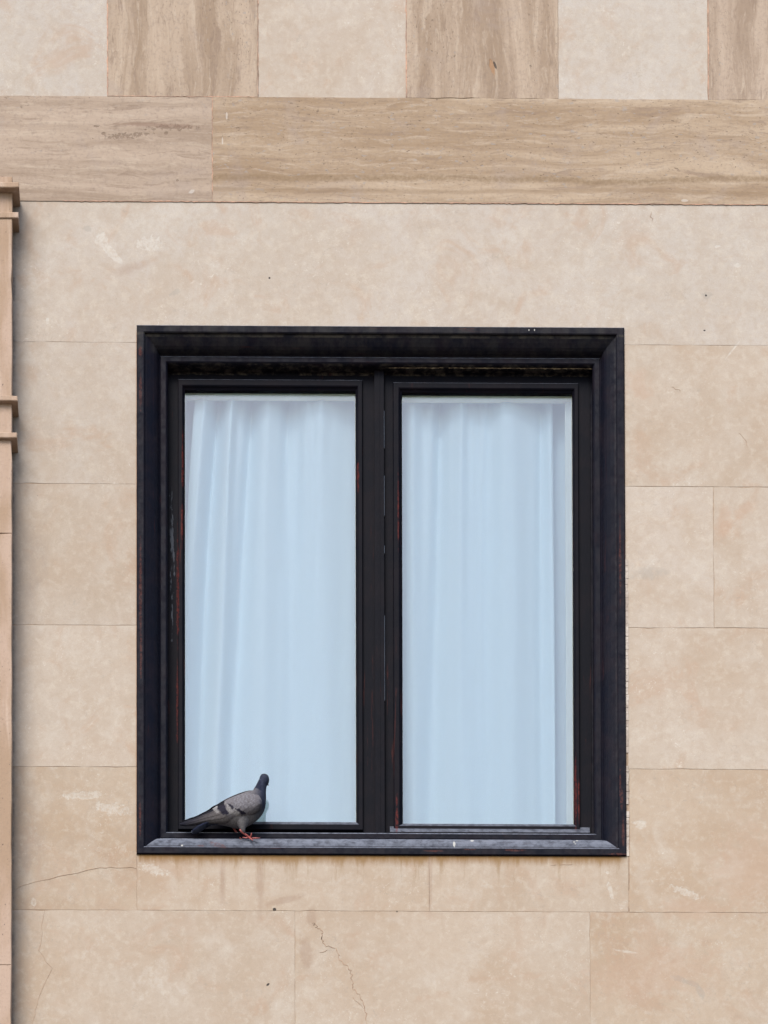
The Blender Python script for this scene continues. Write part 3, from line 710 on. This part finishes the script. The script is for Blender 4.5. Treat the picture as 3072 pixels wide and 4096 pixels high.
curtain('curtain', 'white curtain behind the pane without a bird, its right edge hanging free of the jamb', cx(1560), cx(2212), cx(1540), cx(2218), zb_c, zt_c, YC,
        [(.04, .05, -.024, .02, .4), (.15, .06, .022, .0, .5), (.29, .05, -.026, -.05, .8), (.44, .07, .022, .02, .5), (.60, .035, -.014, -.03, 1.0), (.74, .11, .030, .0, .2), (.93, .04, -.014, .0, .3), (.99, .03, .012, .0, 0)], seed=2)
curtain('sheer_curtain', None, cx(640), cx(2420), cx(640), cx(2420), zb_c, zt_c, YC + .06,
        [(.05 + .1 * k_, .03, .02 * (1 if k_ % 2 else .6), .01, .3) for k_ in range(10)], seed=5)
tag(bpy.data.objects['sheer_curtain'], 'shaded sheer curtain showing as a bluish strip between right curtain and jamb', 'sheer curtain')

# ------------------------------------------------------------------ the pigeon
BY = .022                                   # plane through the middle of the bird
def zp(x, y, dep=0.0):                      # spot of the enlarged pigeon picture -> point
    return at(650 + x / 3.016, 3000 + y / 3.016, BY + dep)
ZU = 1 / 3.016 / 1200                       # metres per unit of that picture
pg = empty('pigeon', tuple(zp(1040, 1060)))
tag(pg, 'grey pigeon with dark wing bars and pink feet standing on the window ledge looking away', 'pigeon')
def feather_mat(name, scale=1.0, irid=False):
    s = NT(name, .75, .1)
    a = s.attr('tint'); n = s.noise(s.P, 420 * scale, 4, .6); m_ = s.noise(s.P, 150, 5, .6, .4)
    c = s.mix(s.ss(m_, .40, .60, 0, .55), a, s.mix(1, a, (.55, .52, .52), 'MULTIPLY'))
    c = s.mix(s.ss(n, .35, .7, 0, .3), c, s.mix(1, c, (1.35, 1.3, 1.28), 'MULTIPLY'))
    c = s.mix(1, c, (.60, .61, .66), 'MULTIPLY'); s.color(c); s.bump(s.math('ADD', n, m_), .35, .0012)
    return s.m
mf = feather_mat('pigeon_feathers')
def lerp(a, b, t): return tuple(x + (y - x) * t for x, y in zip(a, b))
def catmull(tab, t):
    n = len(tab) - 1; f = min(max(t, 0), .99999) * n; i = int(f); u = f - i
    p0, p1, p2, p3 = tab[max(i - 1, 0)], tab[i], tab[i + 1], tab[min(i + 2, n)]
    return [.5 * ((2 * b) + (-a + c) * u + (2 * a - 5 * b + 4 * c - d) * u * u + (-a + 3 * b - 3 * c + d) * u ** 3) for a, b, c, d in zip(p0, p1, p2, p3)]
# spine stations: upper/back edge x, y; lower/front edge x, y; half width in depth
ST = [(520, 770, 520, 850, 30), (600, 725, 590, 880, 60), (700, 665, 690, 895, 105), (810, 605, 800, 915, 145), (900, 562, 910, 935, 172), (985, 528, 1035, 905, 182),
      (1050, 508, 1165, 815, 172), (1085, 500, 1232, 715, 140), (1100, 476, 1249, 600, 104), (1122, 440, 1249, 515, 78), (1145, 395, 1256, 440, 63), (1165, 355, 1277, 408, 60), (1174, 328, 1288, 362, 58),
      (1188, 304, 1278, 318, 48), (1212, 294, 1250, 297, 22)]
NS, NR = 56, 28
vs, cs, fs = [], [], []
SLATE, NAVY, PALE, BACK, GREY = (.034, .040, .064), (.016, .020, .040), (.20, .19, .18), (.14, .13, .13), (.1, .1, .105)
for i in range(NS + 1):
    ux, uy, lx, ly, w_ = catmull(ST, i / NS)
    A, B = zp(ux, uy), zp(lx, ly); C0 = (A + B) / 2; h = (A - B) / 2
    for k in range(NR):
        th = 2 * math.pi * k / NR; cc, sn = math.cos(th), math.sin(th)
        p = C0 + h * cc + Vector((0, -w_ * ZU * sn * (1 if abs(cc) < 2 else 1), 0))
        vs.append(p)
        zx = (ux + lx) / 2 + (ux - lx) / 2 * cc; zy = (uy + ly) / 2 + (uy - ly) / 2 * cc
        f = i / NS
        if f > .74: col = lerp(SLATE, (.062, .066, .085), max(0, math.sin(f * 30)) * .4)
        elif f > .58: col = NAVY if zx < 1190 else SLATE
        elif f > .40:
            q = min(1, max(0, (zx - 1090) / 110)); r2 = min(1, max(0, (zy - 700) / 110))
            col = lerp(lerp(BACK, SLATE, q), (.125, .122, .125), r2)
        else: col = lerp(BACK, PALE, min(1, max(0, (zy - 760) / 90)))
        cs.append(col)
for i in range(NS):
    for k in range(NR): fs.append((i * NR + k, (i + 1) * NR + k, (i + 1) * NR + (k + 1) % NR, i * NR + (k + 1) % NR))
fs.append(tuple(range(NR))); fs.append(tuple(NS * NR + k for k in range(NR))[::-1])
body = mesh('body', vs, fs, mf, pg, True, cols=cs)
def fixn(o):
    bm = bmesh.new(); bm.from_mesh(o.data); bmesh.ops.recalc_face_normals(bm, faces=bm.faces); bm.to_mesh(o.data); bm.free()
fixn(body)
# wings: grids between an upper and a lower edge
UPE = [(205, 888), (300, 850), (400, 815), (480, 775), (560, 735), (620, 700), (700, 645), (800, 590), (900, 548), (1000, 515), (1080, 506), (1150, 535), (1188, 590), (1200, 640)]
LOE = [(215, 908), (300, 918), (420, 902), (540, 888), (660, 886), (760, 884), (840, 862), (900, 846), (960, 832), (1040, 812), (1110, 785), (1165, 745), (1195, 700), (1202, 650)]
def inpoly(x, y, P):
    c = False; j = len(P) - 1
    for i in range(len(P)):
        if (P[i][1] > y) != (P[j][1] > y) and x < (P[j][0] - P[i][0]) * (y - P[i][1]) / (P[j][1] - P[i][1]) + P[i][0]: c = not c
        j = i
    return c
BARS = [[(790, 640), (850, 672), (862, 712), (800, 690)], [(880, 700), (930, 712), (1010, 765), (990, 785), (925, 760)],
        [(660, 690), (740, 655), (765, 700), (800, 770), (770, 790), (690, 755)]]
LIGHT = [[(605, 700), (650, 670), (690, 750), (640, 768)], [(755, 640), (790, 650), (890, 780), (800, 770)], [(860, 710), (890, 720), (960, 800), (900, 815)]]
def wing(side):
    vs, cs, fs = [], [], []; NU, NV = 190, 70
    for i in range(NU + 1):
        u = i / NU; ux, uy = catmull(UPE, u); lx, ly = catmull(LOE, u)
        W_ = 22 + 172 * min(1, (u / .62)) ** 1.3 * (1 - max(0, (u - .86) / .14) ** 2 * .55)
        for k in range(NV + 1):
            v = k / NV; x = ux + (lx - ux) * v; y = uy + (ly - uy) * v
            # overlapping feather edges raise small steps
            stp = 0
            if u > .52: stp = 2.2 * ((v * 5.0 + u * 7) % 1)
            else: stp = 3.0 * ((v * 4.0 + u * .7) % 1)
            dd = W_ * math.sqrt(max(.02, 1 - (1.72 * (v - .46)) ** 2)) + stp
            if side < 0: yo = -16 - 14 * math.exp(-((u - .36) / .05) ** 2); xo = 6
            else: yo = 0; xo = 0
            vs.append(zp(x + xo, y + yo, -dd * ZU * side))
            if side < 0: c_ = (.008, .008, .013) if u < .5 else (.08, .076, .08)
            else:
                c_ = (.175, .162, .162) if u > .45 else lerp((.065, .055, .055), (.165, .15, .138), min(1, max(0, v * 1.3)) * min(1, u * 3.2 + .15))
                if u < .34: c_ = lerp((.016, .016, .026), c_, max(0, u - .04) / .30)
                if u < .5 and v < .13: c_ = (.01, .01, .015)
                if u < .42 and abs((v * 4 + u * .7) % 1) < .12: c_ = tuple(q * .7 for q in c_)
                jx, jy = x + 7 * math.sin(y * .09) + random.gauss(0, 5), y + 6 * math.sin(x * .11) + random.gauss(0, 5)
                if any(inpoly(jx, jy, P) for P in LIGHT): c_ = (.27, .255, .235)
                if any(inpoly(jx, jy, P) for P in BARS): c_ = (.020, .018, .029)
                if x > 1120 and v > .25: c_ = lerp(c_, (.075, .075, .09), min(1, (x - 1120) / 80))
                if u > .6 and v > .9: c_ = lerp(c_, (.05, .045, .045), .6)
                if 860 < x < 1120 and 540 < y < 700: c_ = lerp(c_, (.26, .255, .27), min(1, .75 * max(0, math.sin(x * .16 + 2 * math.sin(y * .1)) * math.sin(y * .19 + x * .03))))
            cs.append(c_)
    for i in range(NU):
        for k in range(NV):
            a = i * (NV + 1) + k; fs.append((a, a + 1, a + NV + 2, a + NV + 1))
    o = mesh('wing', vs, fs, mf, pg, True, cols=cs); fixn(o)
    so_ = o.modifiers.new('thickness', 'SOLIDIFY'); so_.thickness = .0022; so_.offset = 0
    return o
wing(1); wing(-1)
# tail
TS = [(680, 800, 660, 900, 60), (600, 850, 590, 905, 62), (520, 880, 520, 935, 66), (430, 918, 460, 978, 70), (392, 942, 425, 998, 62), (356, 972, 384, 1006, 44), (343, 988, 364, 1003, 20)]
vs, cs, fs = [], [], []; NT_, NK = 24, 18
for i in range(NT_ + 1):
    ux, uy, lx, ly, w_ = catmull(TS, i / NT_); A, B = zp(ux, uy), zp(lx, ly); C0 = (A + B) / 2; h = (A - B) / 2
    for k in range(NK):
        th = 2 * math.pi * k / NK; vs.append(C0 + h * math.cos(th) * .9 + Vector((0, -w_ * ZU * math.sin(th), 0)))
        c_ = (.012, .016, .036) if .25 < i / NT_ < .9 else ((.16, .18, .23) if i / NT_ >= .9 else (.06, .065, .085))
        if i / NT_ > .3 and math.cos(th) < -.4: c_ = lerp(c_, (.08, .09, .115), .6)
        cs.append(c_)
for i in range(NT_):
    for k in range(NK): fs.append((i * NK + k, (i + 1) * NK + k, (i + 1) * NK + (k + 1) % NK, i * NK + (k + 1) % NK))
fs.append(tuple(range(NK))); fs.append(tuple(NT_ * NK + k for k in range(NK))[::-1])
fixn(mesh('tail', vs, fs, mf, pg, True, cols=cs))
# feathered thighs, pink shanks and toes
mp = NT('pink_scaly_skin', .55, .4); mp.color(mp.mix(mp.ss(mp.noise(mp.P, 300, 4), .4, .65), (.25, .06, .05), (.17, .035, .035))); mp.bump(mp.noise(mp.P, 500, 2), .4, .001)
def limb(name, pts, rad, mat, col=None, n=14):
    b = MB(); b.tube([zp(*p) for p in pts], [r_ * ZU for r_ in rad], n)
    if col: b.c = [col] * len(b.f)
    return b
th = limb('thigh', [(960, 780, -.008), (962, 850, -.012), (964, 900, -.015), (966, 945, -.016), (975, 975, -.015), (990, 1003, -.013)], [118, 100, 66, 36, 23, 11], mf, (.18, .17, .162))
th.build('thigh', mf, pg, True, True)
th = limb('thigh', [(860, 790, .022), (845, 860, .026), (845, 905, .028), (852, 935, .03), (862, 952, .03)], [60, 58, 34, 18, 9], mf, (.14, .13, .125))
th.build('thigh', mf, pg, True, True)
lg = MB()
fy = -.010
for pts, rad in [([(935, 955, -.016), (955, 985, -.014), (1000, 1020, fy), (1045, 1052, fy)], [15, 15, 12, 14]),
                 ([(1040, 1050, fy), (1085, 1066, fy - .006), (1130, 1064, fy - .010), (1178, 1062, fy - .012)], [12, 11, 9, 4]),
                 ([(1040, 1050, fy), (1062, 1070, fy - .012), (1078, 1082, fy - .016), (1090, 1092, fy - .018)], [12, 11, 8, 4]),
                 ([(1046, 1056, fy), (1062, 1048, fy - .008), (1072, 1026, fy - .014), (1074, 1000, fy - .018)], [12, 10, 9, 5]),
                 ([(1040, 1054, fy), (1010, 1062, fy - .002), (985, 1058, fy), (963, 1052, fy + .002)], [11, 9, 7, 3])]:
    lg.tube([zp(*p) for p in pts], [r_ * ZU for r_ in rad], 10)
lg.build('leg', mp.m, pg, True, True)
lg = MB()
for pts, rad in [([(845, 925, .03), (862, 950, .03), (890, 990, .03), (915, 1026, .032), (925, 1050, .034)], [14, 14, 12, 12, 12]),
                 ([(922, 1046, .034), (960, 1062, .030), (1000, 1068, .028)], [11, 9, 4]), ([(922, 1046, .034), (940, 1066, .022), (955, 1074, .016)], [11, 9, 4]), ([(922, 1046, .034), (895, 1064, .036), (870, 1068, .038)], [10, 8, 4])]:
    lg.tube([zp(*p) for p in pts], [r_ * ZU for r_ in rad], 10)
lg.build('leg', mp.m, pg, True, True)
# beak points away into the reveal, to the right
bk_ = MB(); hc = zp(1236, 372, .012)
bd_ = Vector((.45, .85, -.22)).normalized()
bk_.tube([hc, hc + bd_ * .012, hc + bd_ * .020, hc + bd_ * .026], [.0052, .0040, .0026, .0008], 10)
mbk = NT('dark_horn', .45); mbk.color(mbk.mix(mbk.noise(mbk.P, 200), (.03, .028, .03), (.07, .06, .06))); bk_.build('beak', mbk.m, pg, True, True)
me_ = NT('orange_eye', .15, .6); me_.color(me_.mix(me_.ss(me_.noise(me_.P, 300), .4, .6), (.35, .09, .02), (.2, .04, .01)))
for (x, y, d_) in [(1274, 352, -.005), (1200, 350, .013)]:
    bm = bmesh.new(); bmesh.ops.create_uvsphere(bm, u_segments=14, v_segments=10, radius=.0026)
    o = bpy.data.meshes.new('eye'); bm.to_mesh(o); bm.free(); o.materials.append(me_.m)
    e_ = bpy.data.objects.new('eye', o); COL.objects.link(e_); e_.parent = pg; e_.location = zp(x, y, d_) - pg.location
    for p_ in o.polygons: p_.use_smooth = True
S.cycles.max_bounces = 8
